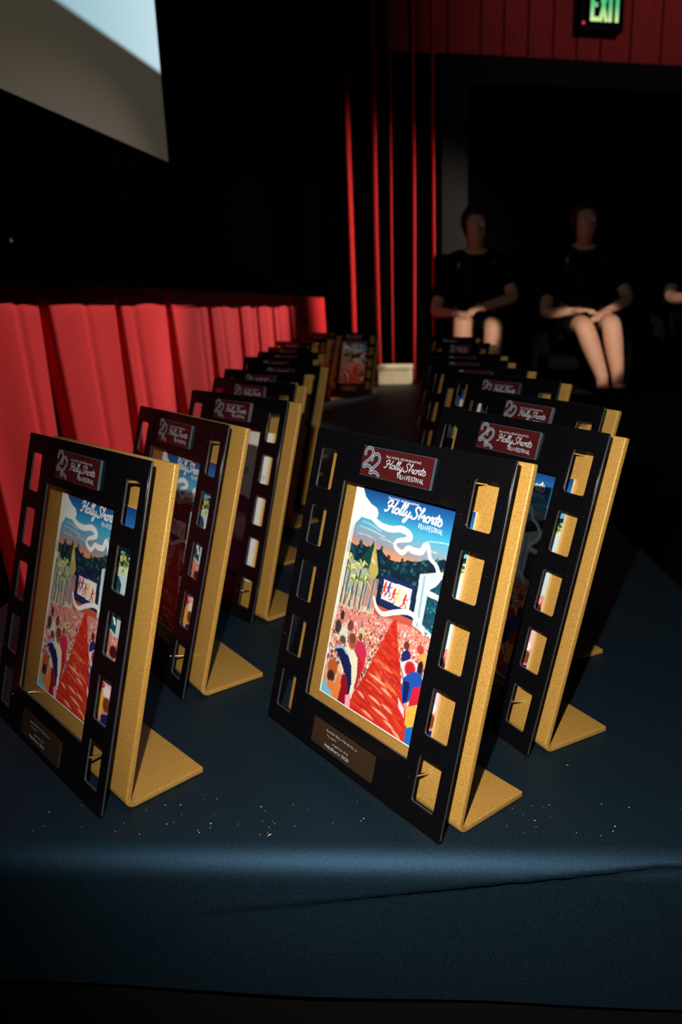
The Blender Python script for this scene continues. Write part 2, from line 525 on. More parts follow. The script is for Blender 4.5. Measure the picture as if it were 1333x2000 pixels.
def drape_cloth(name, drop, r, zt, m, na, nb, wave, seed, grow=0.0):
    L = r * math.pi / 2 + drop
    def ax(lo, hi, n):
        core = [lo + (hi - lo) * i / n for i in range(n + 1)]
        ext = [r * math.pi / 2 * i / 10 for i in range(1, 11)] + [r * math.pi / 2 + drop * i / 40 for i in range(1, 41)]
        return [lo - e for e in reversed(ext)] + core + [hi + e for e in ext]
    def bend(e):
        if e <= 0:
            return 0.0, 0.0
        th = e / r
        if th < math.pi / 2:
            return r * math.sin(th), -(r - r * math.cos(th))
        return r, -r - (e - r * math.pi / 2)
    av, bv = ax(A0, A1, na), ax(B0, B1, nb)
    vs, fs = [], []
    for a in av:
        ea = a - A1 if a > A1 else (A0 - a if a < A0 else 0)
        da, za = bend(ea)
        ca = min(max(a, A0), A1) + (da if a > A1 else -da)
        for b in bv:
            eb = b - B1 if b > B1 else (B0 - b if b < B0 else 0)
            db, zb = bend(eb)
            cb = min(max(b, B0), B1) + (db if b > B1 else -db)
            z = min(za, zb)
            dn = 0.0
            if z < -r:
                k = min(1, (-z - r) / 0.06)
                dn = wave * k * (math.sin(a * 9 + seed + z * 6) + 0.5 * math.sin(a * 23 + 1.3 * seed))
            if grow and b < B0:
                # a folded layer ends across the front, rising to the right: the cloth steps back below it
                zc = min(-0.036 + 0.115 * (a + 0.022), -0.007)
                k = min(1, max(0, (zc - z) / 0.0035))
                k = k * k * (3 - 2 * k)
                dn -= grow * k * min(1, max(0, (a + 0.16) / 0.26))
            if grow and z < -r:
                z -= (0.004 + 0.036 * max(0, a + 0.29)) * (-z - r) / drop
            if b < B0:
                cb -= dn
            elif b > B1:
                cb += dn
            if a > A1:
                ca2 = ca + dn
            elif a < A0:
                ca2 = ca - dn
            else:
                ca2 = ca
            n = noise.noise(Vector((a * 5, b * 5, seed))) * 0.0006 if z == 0 else 0
            vs.append(tb(ca2, cb, zt + z + min(0, n)))
    nb_ = len(bv)
    for i in range(len(av) - 1):
        for j in range(nb_ - 1):
            k = i * nb_ + j
            fs.append((k, k + nb_, k + nb_ + 1, k + 1))
    return link(name, mesh(name, vs, fs), m, smooth=True)
cl = drape_cloth('tablecloth', 0.098, 0.022, -0.0005, M['cloth'], 90, 120, 0.002, 2.0, 0.006)
tag(cl, 'dark navy cloth spread over the long table, short overhang at the front', 'tablecloth')
sk2 = drape_cloth('table_skirt', 0.70, 0.006, -0.0045, M['skirt_black'], 40, 60, 0.0012, 5.0)
tag(sk2, 'plain black table skirt showing under the hem of the navy cloth', 'table skirt')

# lint on the cloth
bm = bmesh.new()
lr = random.Random(3)
spots = [(-0.055, 0.15, 2.4), (-0.067, -0.012, 2.6), (0.02, 0.05, 1.6), (-0.21, 0.06, 1.4), (0.19, 0.10, 1.5), (-0.05, 0.19, 1.4)]
for _ in range(90):
    spots.append((lr.uniform(-0.28, 0.40), lr.uniform(0.003, 0.05), lr.uniform(0.3, 0.8)))
for (a, b, s) in spots:
    c = tb(a, max(b, 0.003), 0.0004 * s)
    ang = lr.uniform(0, 6.28)
    ln, wd = 0.0011 * s, 0.00045 * s
    d = Vector((math.cos(ang), math.sin(ang), 0.15))
    n = Vector((-d.y, d.x, 0))
    ring = [c + d * ln, c + n * wd + Vector((0, 0, wd)), c - d * ln, c - n * wd]
    v = [bm.verts.new(x) for x in ring]
    t = bm.verts.new(c + Vector((0, 0, wd)))
    for i in range(4):
        bm.faces.new((v[i], v[(i + 1) % 4], t))
tag(link('lint', bm_mesh('lint', bm), M['lint']), 'tiny white specks of lint scattered over the navy cloth', 'lint', kind='stuff')

# ------------------------------------------------------------------ lettering
def catmull(pts, n=8):
    if len(pts) < 3:
        return [Vector(p) for p in pts]
    P = [Vector(p) for p in pts]
    P = [P[0] * 2 - P[1]] + P + [P[-1] * 2 - P[-2]]
    out = []
    for i in range(1, len(P) - 2):
        for k in range(n):
            t = k / n
            p0, p1, p2, p3 = P[i - 1:i + 3]
            out.append(0.5 * ((2 * p1) + (p2 - p0) * t + (2 * p0 - 5 * p1 + 4 * p2 - p3) * t * t + (3 * p1 - p0 - 3 * p2 + p3) * t ** 3))
    out.append(P[-2])
    return out

def ribbon(V, Fc, pts, wd, y, z=0):
    n = len(pts)
    base = len(V)
    for i, p in enumerate(pts):
        d = (pts[min(i + 1, n - 1)] - pts[max(i - 1, 0)])
        d = d.normalized() if d.length else Vector((1, 0))
        nn = Vector((-d.y, d.x)) * (wd(i / max(1, n - 1)) if callable(wd) else wd) / 2
        V += [(p.x + nn.x, y, p.y + nn.y), (p.x - nn.x, y, p.y - nn.y)]
    for i in range(n - 1):
        a = base + 2 * i
        Fc.append((a, a + 1, a + 3, a + 2))

def ell(cx, cy, rx, ry, a0=0.4):
    return [(cx + rx * math.cos(a0 + 2 * math.pi * k / 10), cy + ry * math.sin(a0 + 2 * math.pi * k / 10)) for k in range(11)]

SCRIPT = [
    [(-0.25, 1.35), (-0.05, 1.85), (0.35, 2.05), (0.55, 1.75), (0.35, 1.1), (0.12, 0.3), (-0.25, 0.0), (-0.45, 0.25)],
    [(-0.1, 0.95), (0.4, 1.08), (0.95, 1.05)],
    [(1.35, 2.1), (1.12, 1.4), (0.92, 0.5), (0.98, 0.05), (1.3, 0.25)],
    ell(1.65, 0.5, 0.32, 0.46), [(1.9, 0.75), (2.1, 0.7)],
    [(2.05, 0.5), (2.4, 1.3), (2.6, 1.95), (2.45, 2.1), (2.32, 1.5), (2.22, 0.5), (2.3, 0.05), (2.55, 0.25)],
    [(2.55, 0.4), (2.9, 1.3), (3.1, 1.95), (2.95, 2.1), (2.82, 1.5), (2.72, 0.5), (2.8, 0.05), (3.05, 0.3), (3.2, 0.7)],
    [(3.28, 1.0), (3.2, 0.45), (3.38, 0.05), (3.65, 0.35), (3.82, 1.0)],
    [(3.82, 1.0), (3.7, 0.0), (3.5, -0.75), (3.2, -1.0), (3.12, -0.65), (3.5, -0.25), (3.95, 0.15)],
    [(5.25, 1.55), (5.15, 1.95), (4.8, 2.05), (4.5, 1.7), (4.7, 1.25), (4.98, 0.8), (4.9, 0.2), (4.5, -0.02), (4.15, 0.15), (4.2, 0.5)],
    [(5.3, 0.5), (5.65, 1.35), (5.82, 1.95), (5.68, 2.08), (5.55, 1.4), (5.42, 0.05)],
    [(5.45, 0.45), (5.72, 0.95), (5.92, 0.85), (5.88, 0.25), (6.0, 0.05), (6.2, 0.3)],
    ell(6.5, 0.5, 0.3, 0.46), [(6.75, 0.8), (6.95, 0.8)],
    [(6.9, 0.5), (7.05, 1.1), (7.12, 0.92), (7.36, 0.92), (7.25, 0.35), (7.35, 0.05), (7.55, 0.3)],
    [(7.98, 1.7), (7.8, 0.9), (7.7, 0.2), (7.85, 0.03), (8.05, 0.3)], [(7.45, 1.08), (7.85, 1.12), (8.25, 1.18)],
    [(8.05, 0.3), (8.38, 1.08), (8.55, 0.75), (8.72, 0.35), (8.5, 0.0), (8.15, 0.1)],
]
def script_word(V, Fc, x, z, hx, hz, y, wd):
    for k, st_ in enumerate(SCRIPT):
        pts = [(x + (px + 0.16 * pz + (0.30 if px > 4.05 and pz > -0.5 and k > 10 else 0)) * hx, z + pz * hz) for px, pz in st_]
        ribbon(V, Fc, catmull(pts, 5), wd, y)

# block capitals as strokes on a 0..1 grid
GL = {
    'A': (1.0, [[(0, 0), (.5, 1), (1, 0)], [(.2, .35), (.8, .35)]]), 'C': (.9, [[(.9, .85), (.6, 1), (.25, .95), (0, .6), (0, .4), (.25, .05), (.6, 0), (.9, .15)]]),
    'D': (.9, [[(0, 0), (0, 1), (.5, 1), (.9, .7), (.9, .3), (.5, 0), (0, 0)]]), 'E': (.75, [[(.75, 1), (0, 1), (0, 0), (.75, 0)], [(0, .5), (.65, .5)]]),
    'F': (.72, [[(.72, 1), (0, 1), (0, 0)], [(0, .52), (.6, .52)]]), 'G': (.95, [[(.9, .85), (.6, 1), (.25, .95), (0, .6), (0, .4), (.25, .05), (.6, 0), (.92, .15), (.92, .48), (.55, .48)]]),
    'H': (.85, [[(0, 0), (0, 1)], [(.85, 0), (.85, 1)], [(0, .5), (.85, .5)]]), 'I': (.05, [[(0.02, 0), (0.02, 1)]]), 'L': (.65, [[(0, 1), (0, 0), (.65, 0)]]),
    'M': (1.05, [[(0, 0), (0, 1), (.52, .25), (1.05, 1), (1.05, 0)]]), 'N': (.85, [[(0, 0), (0, 1), (.85, 0), (.85, 1)]]),
    'O': (.95, [[(.47, 1), (.12, .85), (0, .5), (.12, .15), (.47, 0), (.82, .15), (.95, .5), (.82, .85), (.47, 1)]]),
    'Q': (.95, [[(.47, 1), (.12, .85), (0, .5), (.12, .15), (.47, 0), (.82, .15), (.95, .5), (.82, .85), (.47, 1)], [(.6, .25), (.95, -.08)]]),
    'R': (.8, [[(0, 0), (0, 1), (.55, 1), (.8, .78), (.55, .5), (0, .5)], [(.45, .5), (.8, 0)]]), 'S': (.75, [[(.72, .85), (.4, 1), (.05, .82), (.1, .58), (.65, .42), (.72, .18), (.4, 0), (.0, .14)]]),
    'T': (.8, [[(0, 1), (.8, 1)], [(.4, 1), (.4, 0)]]), 'U': (.85, [[(0, 1), (0, .3), (.2, 0), (.65, 0), (.85, .3), (.85, 1)]]), 'V': (.9, [[(0, 1), (.45, 0), (.9, 1)]]),
    'Y': (.85, [[(0, 1), (.42, .5), (.85, 1)], [(.42, .5), (.42, 0)]]), '-': (.4, [[(0, .45), (.4, .45)]]), ' ': (.3, []),
    '2': (.7, [[(0, .75), (.15, .97), (.5, 1), (.7, .75), (.55, .48), (0, 0), (.7, 0)]]), '0': (.7, [[(.35, 1), (.05, .8), (0, .5), (.05, .2), (.35, 0), (.65, .2), (.7, .5), (.65, .8), (.35, 1)]]),
    '6': (.7, [[(.65, .9), (.35, 1), (.05, .65), (.02, .3), (.3, 0), (.65, .12), (.68, .42), (.35, .58), (.05, .4)]]),
    'd': (.7, [[(.6, 1), (.6, 0)], [(.6, .45), (.3, .6), (.0, .3), (.3, 0), (.6, .15)]]), 'n': (.6, [[(0, 0), (0, .6)], [(0, .45), (.3, .62), (.55, .45), (.55, 0)]]),
    'o': (.6, ), 'h': (.6, [[(0, 0), (0, 1)], [(0, .45), (.3, .62), (.55, .45), (.55, 0)]]), 'l': (.05, [[(0.02, 0), (0.02, 1)]]), 'y': (.55, [[(0, .6), (.28, 0)], [(.55, .6), (.15, -.3)]]),
    'r': (.4, [[(0, 0), (0, .6)], [(0, .4), (.2, .6), (.4, .58)]]), 't': (.4, [[(.18, .9), (.18, .1), (.38, 0)], [(0, .6), (.4, .6)]]), 's': (.5, [[(.48, .52), (.2, .62), (.04, .48), (.45, .2), (.4, .03), (.0, .06)]]),
}
GL['o'] = (.6, [[(.3, .62), (.05, .48), (0, .3), (.05, .12), (.3, 0), (.55, .12), (.6, .3), (.55, .48), (.3, .62)]])
def caps(V, Fc, text, x, z, h, y, wd=0.17, gap=0.26, asp=0.9, fit=None):
    tot = sum(GL[c][0] + gap for c in text) - gap
    sx = fit / tot if fit else h * asp
    for c in text:
        adv, sts = GL[c]
        for s_ in sts:
            ribbon(V, Fc, [Vector((x + px * sx, z + pz * h)) for px, pz in s_], wd * h, y)
        x += (adv + gap) * sx

TWO = [(0.05, 0.62), (0.02, 0.78), (0.12, 0.95), (0.32, 0.98), (0.46, 0.84), (0.44, 0.66), (0.30, 0.48), (0.12, 0.32), (0.02, 0.20), (0.06, 0.12), (0.26, 0.20), (0.42, 0.16), (0.60, 0.04)]
def twenty_two(Va, Fa, Vb, Fb, x, z, h, y):
    for dx, dz in ((0.0, 0.16), (0.46, -0.06)):
        pts = catmull([(x + (px + dx) * h, z + (pz + dz) * h * 0.9) for px, pz in TWO], 6)
        w_ = 0.105 * h
        ribbon(Va, Fa, pts, w_, y)
        n = len(pts)
        for sgn in (-1, 1):
            edge = []
            for i, p in enumerate(pts):
                d = (pts[min(i + 1, n - 1)] - pts[max(i - 1, 0)]).normalized()
                edge.append(p + Vector((-d.y, d.x)) * sgn * w_ / 2)
            ribbon(Vb, Fb, edge, 0.021 * h, y - 0.00006)

# ------------------------------------------------------------------ the poster prints (painted on a fine grid of vertices)
PW, PH = 216, 296
yy, xx = np.mgrid[0:PH, 0:PW]
SX, TY = (xx + 0.5) / PW, (yy + 0.5) / PH
ASP = 207 / 151
class Canvas:
    def __init__(s, c):
        s.a = np.ones((PH, PW, 3)) * np.array(c)
    def put(s, mask, c, k=1.0):
        mk = (mask * k)[..., None]
        s.a = s.a * (1 - mk) + np.array(c) * mk
    def poly(s, pts, c, k=1.0):
        inside = np.zeros((PH, PW), bool)
        n = len(pts)
        for i in range(n):
            x0, y0 = pts[i]
            x1, y1 = pts[(i + 1) % n]
            cond = ((y0 > TY) != (y1 > TY))
            with np.errstate(divide='ignore', invalid='ignore'):
                xi = (x1 - x0) * (TY - y0) / (y1 - y0 + 1e-12) + x0
            inside ^= cond & (SX < xi)
        s.put(inside.astype(float), c, k)
    def line(s, pts, wd, c, k=1.0, soft=0.0025):
        pts = [tuple(p) for p in (catmull(pts, 6) if len(pts) > 2 else [Vector(q) for q in pts])]
        m = np.zeros((PH, PW))
        for i, ((x0, y0), (x1, y1)) in enumerate(zip(pts[:-1], pts[1:])):
            ww = wd(i / max(1, len(pts) - 2)) if callable(wd) else wd
            dx, dy = x1 - x0, (y1 - y0) * ASP
            l2 = dx * dx + dy * dy + 1e-12
            t = np.clip(((SX - x0) * dx + (TY - y0) * ASP * dy) / l2, 0, 1)
            d = np.hypot(SX - x0 - t * dx, (TY - y0) * ASP - t * dy)
            m = np.maximum(m, np.clip((ww / 2 - d) / soft + 0.5, 0, 1))
        s.put(m, c, k)
    def ell(s, cx, cy, rx, ry, c, k=1.0, rot=0.0, soft=0.25):
        dx, dy = SX - cx, (TY - cy) * ASP
        u = dx * math.cos(rot) + dy * math.sin(rot)
        v = -dx * math.sin(rot) + dy * math.cos(rot)
        d = np.hypot(u / rx, v / (ry * ASP))
        s.put(np.clip((1 - d) / soft, 0, 1), c, k)

def paint_festival():
    r = random.Random(5)
    c = Canvas((200, 90, 70))
    # sky
    stops = [(0, (22, 62, 130)), (0.08, (36, 116, 180)), (0.15, (70, 176, 215)), (0.20, (130, 170, 195)), (0.245, (160, 150, 160)), (0.28, (240, 150, 105)), (0.33, (250, 190, 120))]
    T = TY[..., None]
    for (t0, c0), (t1, c1) in zip(stops[:-1], stops[1:]):
        m = ((TY >= t0) & (TY < t1)).astype(float)
        f = np.clip((T - t0) / (t1 - t0), 0, 1)
        g = np.array(c0) * (1 - f) + np.array(c1) * f
        c.a = c.a * (1 - m[..., None]) + g * m[..., None]
    for (x0, y0, x1, y1) in ((0.12, 0.165, 0.30, 0.185), (0.1, 0.19, 0.34, 0.205), (0.09, 0.225, 0.24, 0.225), (0.56, 0.215, 0.78, 0.20), (0.30, 0.215, 0.44, 0.222), (0.70, 0.165, 0.95, 0.150)):
        c.line([(x0, y0), ((x0 + x1) / 2, (y0 + y1) / 2 - 0.004), (x1, y1)], 0.006, (215, 235, 240), 0.8)
    # tree line
    tree = (18, 40, 58)
    edge = [(-0.02, 0.262), (0.05, 0.275), (0.10, 0.285), (0.14, 0.262), (0.20, 0.272), (0.26, 0.262), (0.30, 0.268), (0.33, 0.258), (0.36, 0.275), (0.42, 0.292), (0.5, 0.288), (0.57, 0.270), (0.64, 0.262), (0.72, 0.240), (0.80, 0.228), (0.88, 0.205), (0.95, 0.19), (1.02, 0.18)]
    c.poly(edge + [(1.02, 0.5), (-0.02, 0.5)], tree)
    for _ in range(330):
        x, y = r.uniform(0, 1), r.uniform(0.2, 0.46)
        lim = np.interp(x, [e[0] for e in edge], [e[1] for e in edge])
        if y > lim - 0.006:
            c.ell(x, y, r.uniform(0.008, 0.02), r.uniform(0.006, 0.014), r.choice([(20, 60, 80), (30, 88, 96), (14, 34, 52), (50, 110, 104), (24, 52, 60)]), 0.8)
    # pale lit buildings and palms on the left
    c.poly([(0.0, 0.34), (0.30, 0.36), (0.36, 0.44), (0.37, 0.56), (0, 0.60)], (222, 226, 190), 0.75)
    for _ in range(60):
        x = r.uniform(0.0, 0.34)
        y = r.uniform(0.40, 0.54)
        c.line([(x, y), (x, y + r.uniform(0.02, 0.06))], 0.007, r.choice([(120, 180, 205), (245, 240, 215), (60, 90, 120), (215, 190, 120)]), 0.85)
    c.poly([(0.265, 0.230), (0.150, 0.345), (0.26, 0.365)], (24, 66, 62))
    c.poly([(0.265, 0.230), (0.255, 0.37), (0.30, 0.43), (0.345, 0.365)], (188, 172, 92))
    c.line([(0.265, 0.225), (0.265, 0.25)], 0.006, (225, 205, 130))
    for _ in range(12):
        y = r.uniform(0.28, 0.42)
        c.line([(0.262, y), (0.262 + (y - 0.23) * 0.42, y + 0.012)], 0.006, r.choice([(225, 130, 80), (245, 220, 150), (110, 100, 70)]), 0.8)
    c.poly([(0.25, 0.40), (0.36, 0.39), (0.37, 0.52), (0.26, 0.53)], (170, 150, 150), 0.8)
    for x in (0.26, 0.29, 0.32, 0.35):
        c.line([(x, 0.40), (x - 0.005, 0.53)], 0.008, r.choice([(225, 105, 70), (90, 70, 100)]), 0.9)
    for (px, py, sc) in ((0.185, 0.372, 1.0), (0.085, 0.400, 0.9), (0.235, 0.43, 0.75), (0.05, 0.35, 0.7), (0.14, 0.44, 0.7)):
        c.line([(px, py), (px - 0.006, py + 0.08), (px - 0.004, 0.56)], 0.011, (84, 50, 84))
        for k in range(9):
            a = math.pi * (0.02 + 0.12 * k) + 0.05
            ln = 0.085 * sc
            ex_, ey = px + math.cos(a) * ln, py - math.sin(a) * ln * 0.62
            c.line([(px, py), ((px + ex_) / 2, (py + ey) / 2 - 0.008), (ex_, ey + 0.018)], lambda f: 0.013 * (1 - 0.7 * f), r.choice([(208, 204, 112), (60, 96, 60), (236, 232, 160), (110, 140, 70)]))
    # outdoor screen with running figures
    c.poly([(0.385, 0.362), (0.665, 0.362), (0.676, 0.50), (0.40, 0.492)], (26, 44, 96))
    c.poly([(0.405, 0.381), (0.647, 0.379), (0.654, 0.470), (0.408, 0.466)], (252, 244, 232))
    for (fx, fy, col) in ((0.425, 0.412, (222, 60, 36)), (0.462, 0.408, (100, 60, 150)), (0.510, 0.424, (222, 60, 36)), (0.548, 0.418, (252, 210, 120)), (0.606, 0.432, (222, 60, 36))):
        c.ell(fx + 0.004, fy - 0.020, 0.0085, 0.0065, col)
        c.line([(fx, fy - 0.012), (fx - 0.004, fy + 0.014)], 0.017, col)
        c.line([(fx - 0.004, fy + 0.012), (fx + 0.016, fy + 0.024), (fx + 0.008, fy + 0.040)], 0.008, col)
        c.line([(fx - 0.004, fy + 0.012), (fx - 0.014, fy + 0.028), (fx - 0.030, fy + 0.034)], 0.008, col)
        c.line([(fx, fy - 0.008), (fx + 0.018, fy + 0.000), (fx + 0.024, fy - 0.008)], 0.006, col)
        c.line([(fx, fy - 0.008), (fx - 0.016, fy + 0.004)], 0.006, col)
    # white arch on the right
    c.poly([(0.685, 0.305), (0.87, 0.262), (1.0, 0.24), (1.0, 0.56), (0.70, 0.52)], (196, 216, 222))
    for x, col in ((0.70, (240, 246, 246)), (0.725, (140, 190, 206)), (0.745, (235, 240, 240))):
        c.line([(x, 0.31), (x + 0.015, 0.51)], 0.014, col)
    c.poly([(0.775, 0.36), (0.80, 0.315), (0.85, 0.298), (0.90, 0.30), (0.94, 0.33), (0.95, 0.545), (0.775, 0.50)], (24, 74, 96))
    for _ in range(70):
        c.ell(r.uniform(0.785, 0.93), r.uniform(0.34, 0.53), 0.008, 0.006, r.choice([(36, 110, 126), (16, 44, 70), (70, 150, 150)]), 0.8)
    for _ in range(50):
        c.ell(r.uniform(0.86, 1.0), r.uniform(0.20, 0.285), 0.014, 0.009, r.choice([(110, 150, 60), (200, 190, 80), (30, 70, 60), (230, 225, 150)]), 0.85)
    # crowd
    c.poly([(-0.02, 0.585), (0.2, 0.562), (0.5, 0.535), (0.7, 0.53), (1.02, 0.56), (1.02, 1.02), (-0.02, 1.02)], (222, 140, 128))
    pal = [(255, 246, 238), (255, 244, 232), (255, 240, 226), (255, 226, 206), (250, 226, 208), (232, 90, 66), (250, 180, 150), (208, 50, 60), (255, 244, 232), (120, 40, 56), (240, 150, 90), (226, 110, 140), (70, 40, 70), (180, 60, 44), (255, 205, 120), (60, 80, 140)]
    pts = sorted([(r.uniform(0.52, 1.0) ** 1.0, r.uniform(-0.02, 1.02)) for _ in range(2300)])
    for (t, x) in pts:
        sz = 0.006 + 0.035 * max(0, t - 0.56)
        top = np.interp(x, [0, 0.2, 0.5, 0.7, 1.0], [0.575, 0.555, 0.535, 0.53, 0.555])
        if t < top or t > 0.86:
            continue
        c.ell(x, t, sz * r.uniform(0.7, 1.2), sz * r.uniform(0.6, 1.2), r.choice(pal), 0.92, soft=0.5)
        if sz > 0.009:
            c.ell(x, t - sz, sz * 0.55, sz * 0.5, r.choice([(90, 50, 40), (240, 205, 180), (50, 40, 50), (250, 240, 220)]), 0.9, soft=0.5)
    # red carpet
    cp = [(0.563, 0.525), (0.545, 0.535), (0.505, 0.61), (0.426, 0.756), (0.385, 0.834), (0.31, 0.94), (0.29, 1.02), (0.86, 1.02), (0.785, 0.885), (0.718, 0.797), (0.682, 0.731), (0.614, 0.609), (0.575, 0.53)]
    c.poly(cp, (204, 48, 34))
    for _ in range(260):
        t = r.uniform(0.55, 1.0)
        lo = np.interp(t, [0.53, 0.61, 0.756, 0.834, 0.94, 1.0], [0.553, 0.505, 0.426, 0.385, 0.31, 0.29])
        hi = np.interp(t, [0.53, 0.61, 0.731, 0.797, 0.885, 1.0], [0.572, 0.614, 0.682, 0.718, 0.785, 0.85])
        L = (hi - lo) * r.uniform(0.10, 0.45)
        x = r.uniform(lo, hi - L)
        col = r.choice([(222, 66, 44), (212, 58, 40), (196, 42, 34), (214, 56, 40), (228, 80, 50), (186, 34, 30)] + ([(246, 150, 96), (240, 120, 76)] if abs(t - 0.79) < 0.06 else []))
        ds = (t - 0.5) * 0.03
        c.line([(x, t - ds), (x + L * 0.5, t + r.uniform(-0.006, 0.006)), (x + L, t + ds)], r.uniform(0.008, 0.022), col, 0.7, soft=0.006)
    for (x, y, L) in ((0.42, 0.965, 0.12), (0.50, 0.93, 0.16), (0.62, 0.955, 0.1), (0.36, 0.90, 0.07), (0.46, 0.89, 0.12), (0.70, 0.975, 0.08), (0.44, 0.80, 0.14), (0.55, 0.83, 0.10), (0.58, 0.895, 0.10)):
        c.line([(x, y), (x + L * 0.5, y + 0.006), (x + L, y + 0.016)], lambda f: 0.004 + 0.014 * math.sin(3.14 * min(1, f)), (250, 196, 158), 0.85, soft=0.005)
    # the spectators in the left foreground
    c.poly([(0.27, 0.69), (0.33, 0.685), (0.375, 0.72), (0.375, 0.80), (0.335, 0.86), (0.30, 0.80), (0.26, 0.74)], (206, 50, 84))
    c.poly([(0.29, 0.74), (0.36, 0.78), (0.34, 0.90), (0.31, 0.90)], (192, 40, 40))
    c.ell(0.302, 0.652, 0.030, 0.032, (216, 204, 148))
    c.ell(0.296, 0.668, 0.020, 0.020, (110, 80, 50))
    c.poly([(0.17, 0.74), (0.25, 0.735), (0.305, 0.765), (0.325, 0.84), (0.315, 0.95), (0.25, 0.95)], (240, 234, 208))
    c.ell(0.232, 0.705, 0.036, 0.040, (170, 92, 64))
    c.ell(0.226, 0.69, 0.034, 0.026, (128, 64, 48))
    c.poly([(0.07, 0.765), (0.15, 0.748), (0.205, 0.765), (0.262, 0.812), (0.29, 0.885), (0.285, 0.945), (0.255, 0.965), (0.215, 0.86), (0.13, 0.80)], (24, 34, 84))
    c.line([(0.08, 0.768), (0.15, 0.752), (0.20, 0.77)], 0.014, (150, 190, 225))
    c.ell(0.137, 0.690, 0.046, 0.044, (232, 226, 206))
    c.ell(0.137, 0.718, 0.034, 0.022, (96, 78, 70))
    c.ell(0.070, 0.670, 0.034, 0.036, (70, 56, 60))
    c.ell(0.184, 0.640, 0.030, 0.030, (128, 66, 56))
    c.ell(0.092, 0.612, 0.022, 0.026, (76, 40, 40))
    c.poly([(0.19, 0.87), (0.225, 0.86), (0.262, 0.91), (0.285, 1.02), (0.18, 1.02)], (150, 18, 36))
    c.poly([(0.255, 0.95), (0.30, 0.93), (0.32, 1.02), (0.275, 1.02)], (250, 170, 190))
    c.poly([(-0.02, 0.93), (0.05, 0.945), (0.13, 0.975), (0.19, 1.02), (-0.02, 1.02)], (120, 196, 216))
    c.poly([(0.11, 0.955), (0.16, 0.88), (0.20, 0.92), (0.19, 1.0), (0.15, 1.02)], (240, 130, 60))
    c.ell(0.085, 0.885, 0.066, 0.070, (226, 190, 150))
    c.ell(0.088, 0.862, 0.058, 0.046, (190, 92, 48))
    c.ell(0.086, 0.905, 0.044, 0.032, (64, 40, 30))
    c.ell(0.10, 0.945, 0.040, 0.026, (224, 128, 80))
    # the spectators on the right
    c.poly([(0.66, 0.655), (0.70, 0.62), (0.74, 0.64), (0.72, 0.68), (0.68, 0.69)], (40, 40, 110))
    c.poly([(0.665, 0.69), (0.74, 0.655), (0.80, 0.66), (0.80, 0.71), (0.72, 0.74)], (236, 238, 240))
    c.poly([(0.80, 0.62), (0.85, 0.60), (0.88, 0.66), (0.83, 0.68)], (246, 170, 80))
    c.ell(0.80, 0.60, 0.03, 0.022, (200, 60, 60))
    c.ell(0.69, 0.61, 0.026, 0.02, (110, 50, 50))
    c.ell(0.75, 0.695, 0.05, 0.036, (196, 36, 44))
    c.ell(0.825, 0.672, 0.024, 0.034, (44, 26, 40))
    c.poly([(0.71, 0.745), (0.77, 0.70), (0.84, 0.69), (0.87, 0.74), (0.82, 0.77), (0.78, 0.83), (0.745, 0.845), (0.715, 0.80)], (36, 80, 176))
    c.poly([(0.72, 0.75), (0.77, 0.75), (0.775, 0.83), (0.742, 0.845)], (22, 34, 96))
    c.poly([(0.80, 0.76), (0.87, 0.735), (0.90, 0.78), (0.85, 0.84), (0.79, 0.84)], (206, 34, 62))
    c.poly([(0.70, 0.83), (0.76, 0.86), (0.78, 0.90), (0.72, 0.87)], (250, 214, 220))
    c.poly([(0.78, 0.85), (0.85, 0.82), (0.92, 0.80), (0.93, 0.90), (0.84, 0.94), (0.79, 0.92)], (246, 182, 76))
    c.poly([(0.80, 0.935), (0.88, 0.90), (0.90, 0.96), (0.88, 1.02), (0.82, 1.02)], (30, 110, 190))
    c.ell(0.955, 0.62, 0.05, 0.03, (70, 24, 34))
    c.poly([(0.91, 0.66), (1.02, 0.64), (1.02, 0.80), (0.92, 0.80)], (250, 190, 206))
    c.ell(0.95, 0.80, 0.05, 0.03, (255, 240, 228))
    c.ell(0.965, 0.85, 0.05, 0.035, (120, 60, 40))
    c.poly([(0.92, 0.90), (1.02, 0.88), (1.02, 0.98), (0.93, 0.99)], (24, 34, 96))
    c.poly([(0.93, 0.985), (1.02, 0.97), (1.02, 1.02), (0.93, 1.02)], (240, 150, 120))
    # light beam and the white ribbon that runs through the picture
    c.poly([(-0.02, -0.02), (0.062, -0.02), (0.070, 0.02), (0.105, 0.055), (0.165, 0.08), (0.228, 0.092), (0.248, 0.115), (0.240, 0.140), (0.20, 0.150), (0.10, 0.150), (0.03, 0.20), (-0.02, 0.36)], (255, 255, 250), 0.98)
    c.poly([(-0.02, 0.15), (0.05, 0.16), (0.035, 0.62), (-0.02, 0.80)], (250, 252, 244), 0.75)
    c.line([(0.10, 0.060), (0.10, 0.148)], 0.004, (190, 205, 205), 0.6)
    c.line([(0.09, 0.150), (0.20, 0.152), (0.245, 0.13)], 0.004, (120, 170, 190), 0.8)
    c.line([(0.205, 0.140), (0.288, 0.160), (0.379, 0.163), (0.462, 0.150), (0.528, 0.156), (0.556, 0.176), (0.506, 0.190), (0.449, 0.205), (0.444, 0.229), (0.509, 0.245), (0.552, 0.219), (0.605, 0.222), (0.665, 0.215), (0.675, 0.190), (0.697, 0.181), (0.72, 0.203), (0.74, 0.231), (0.789, 0.248), (0.815, 0.269), (0.835, 0.290), (0.813, 0.320), (0.769, 0.346), (0.777, 0.368), (0.86, 0.374), (0.93, 0.41), (0.90, 0.46), (0.93, 0.50)],
           lambda f: 0.020 + 0.020 * abs(math.sin(f * 9 + 0.6)) * (1 - f * 0.5), (255, 255, 252))
    c.ell(0.90, 0.43, 0.04, 0.05, (250, 252, 250))
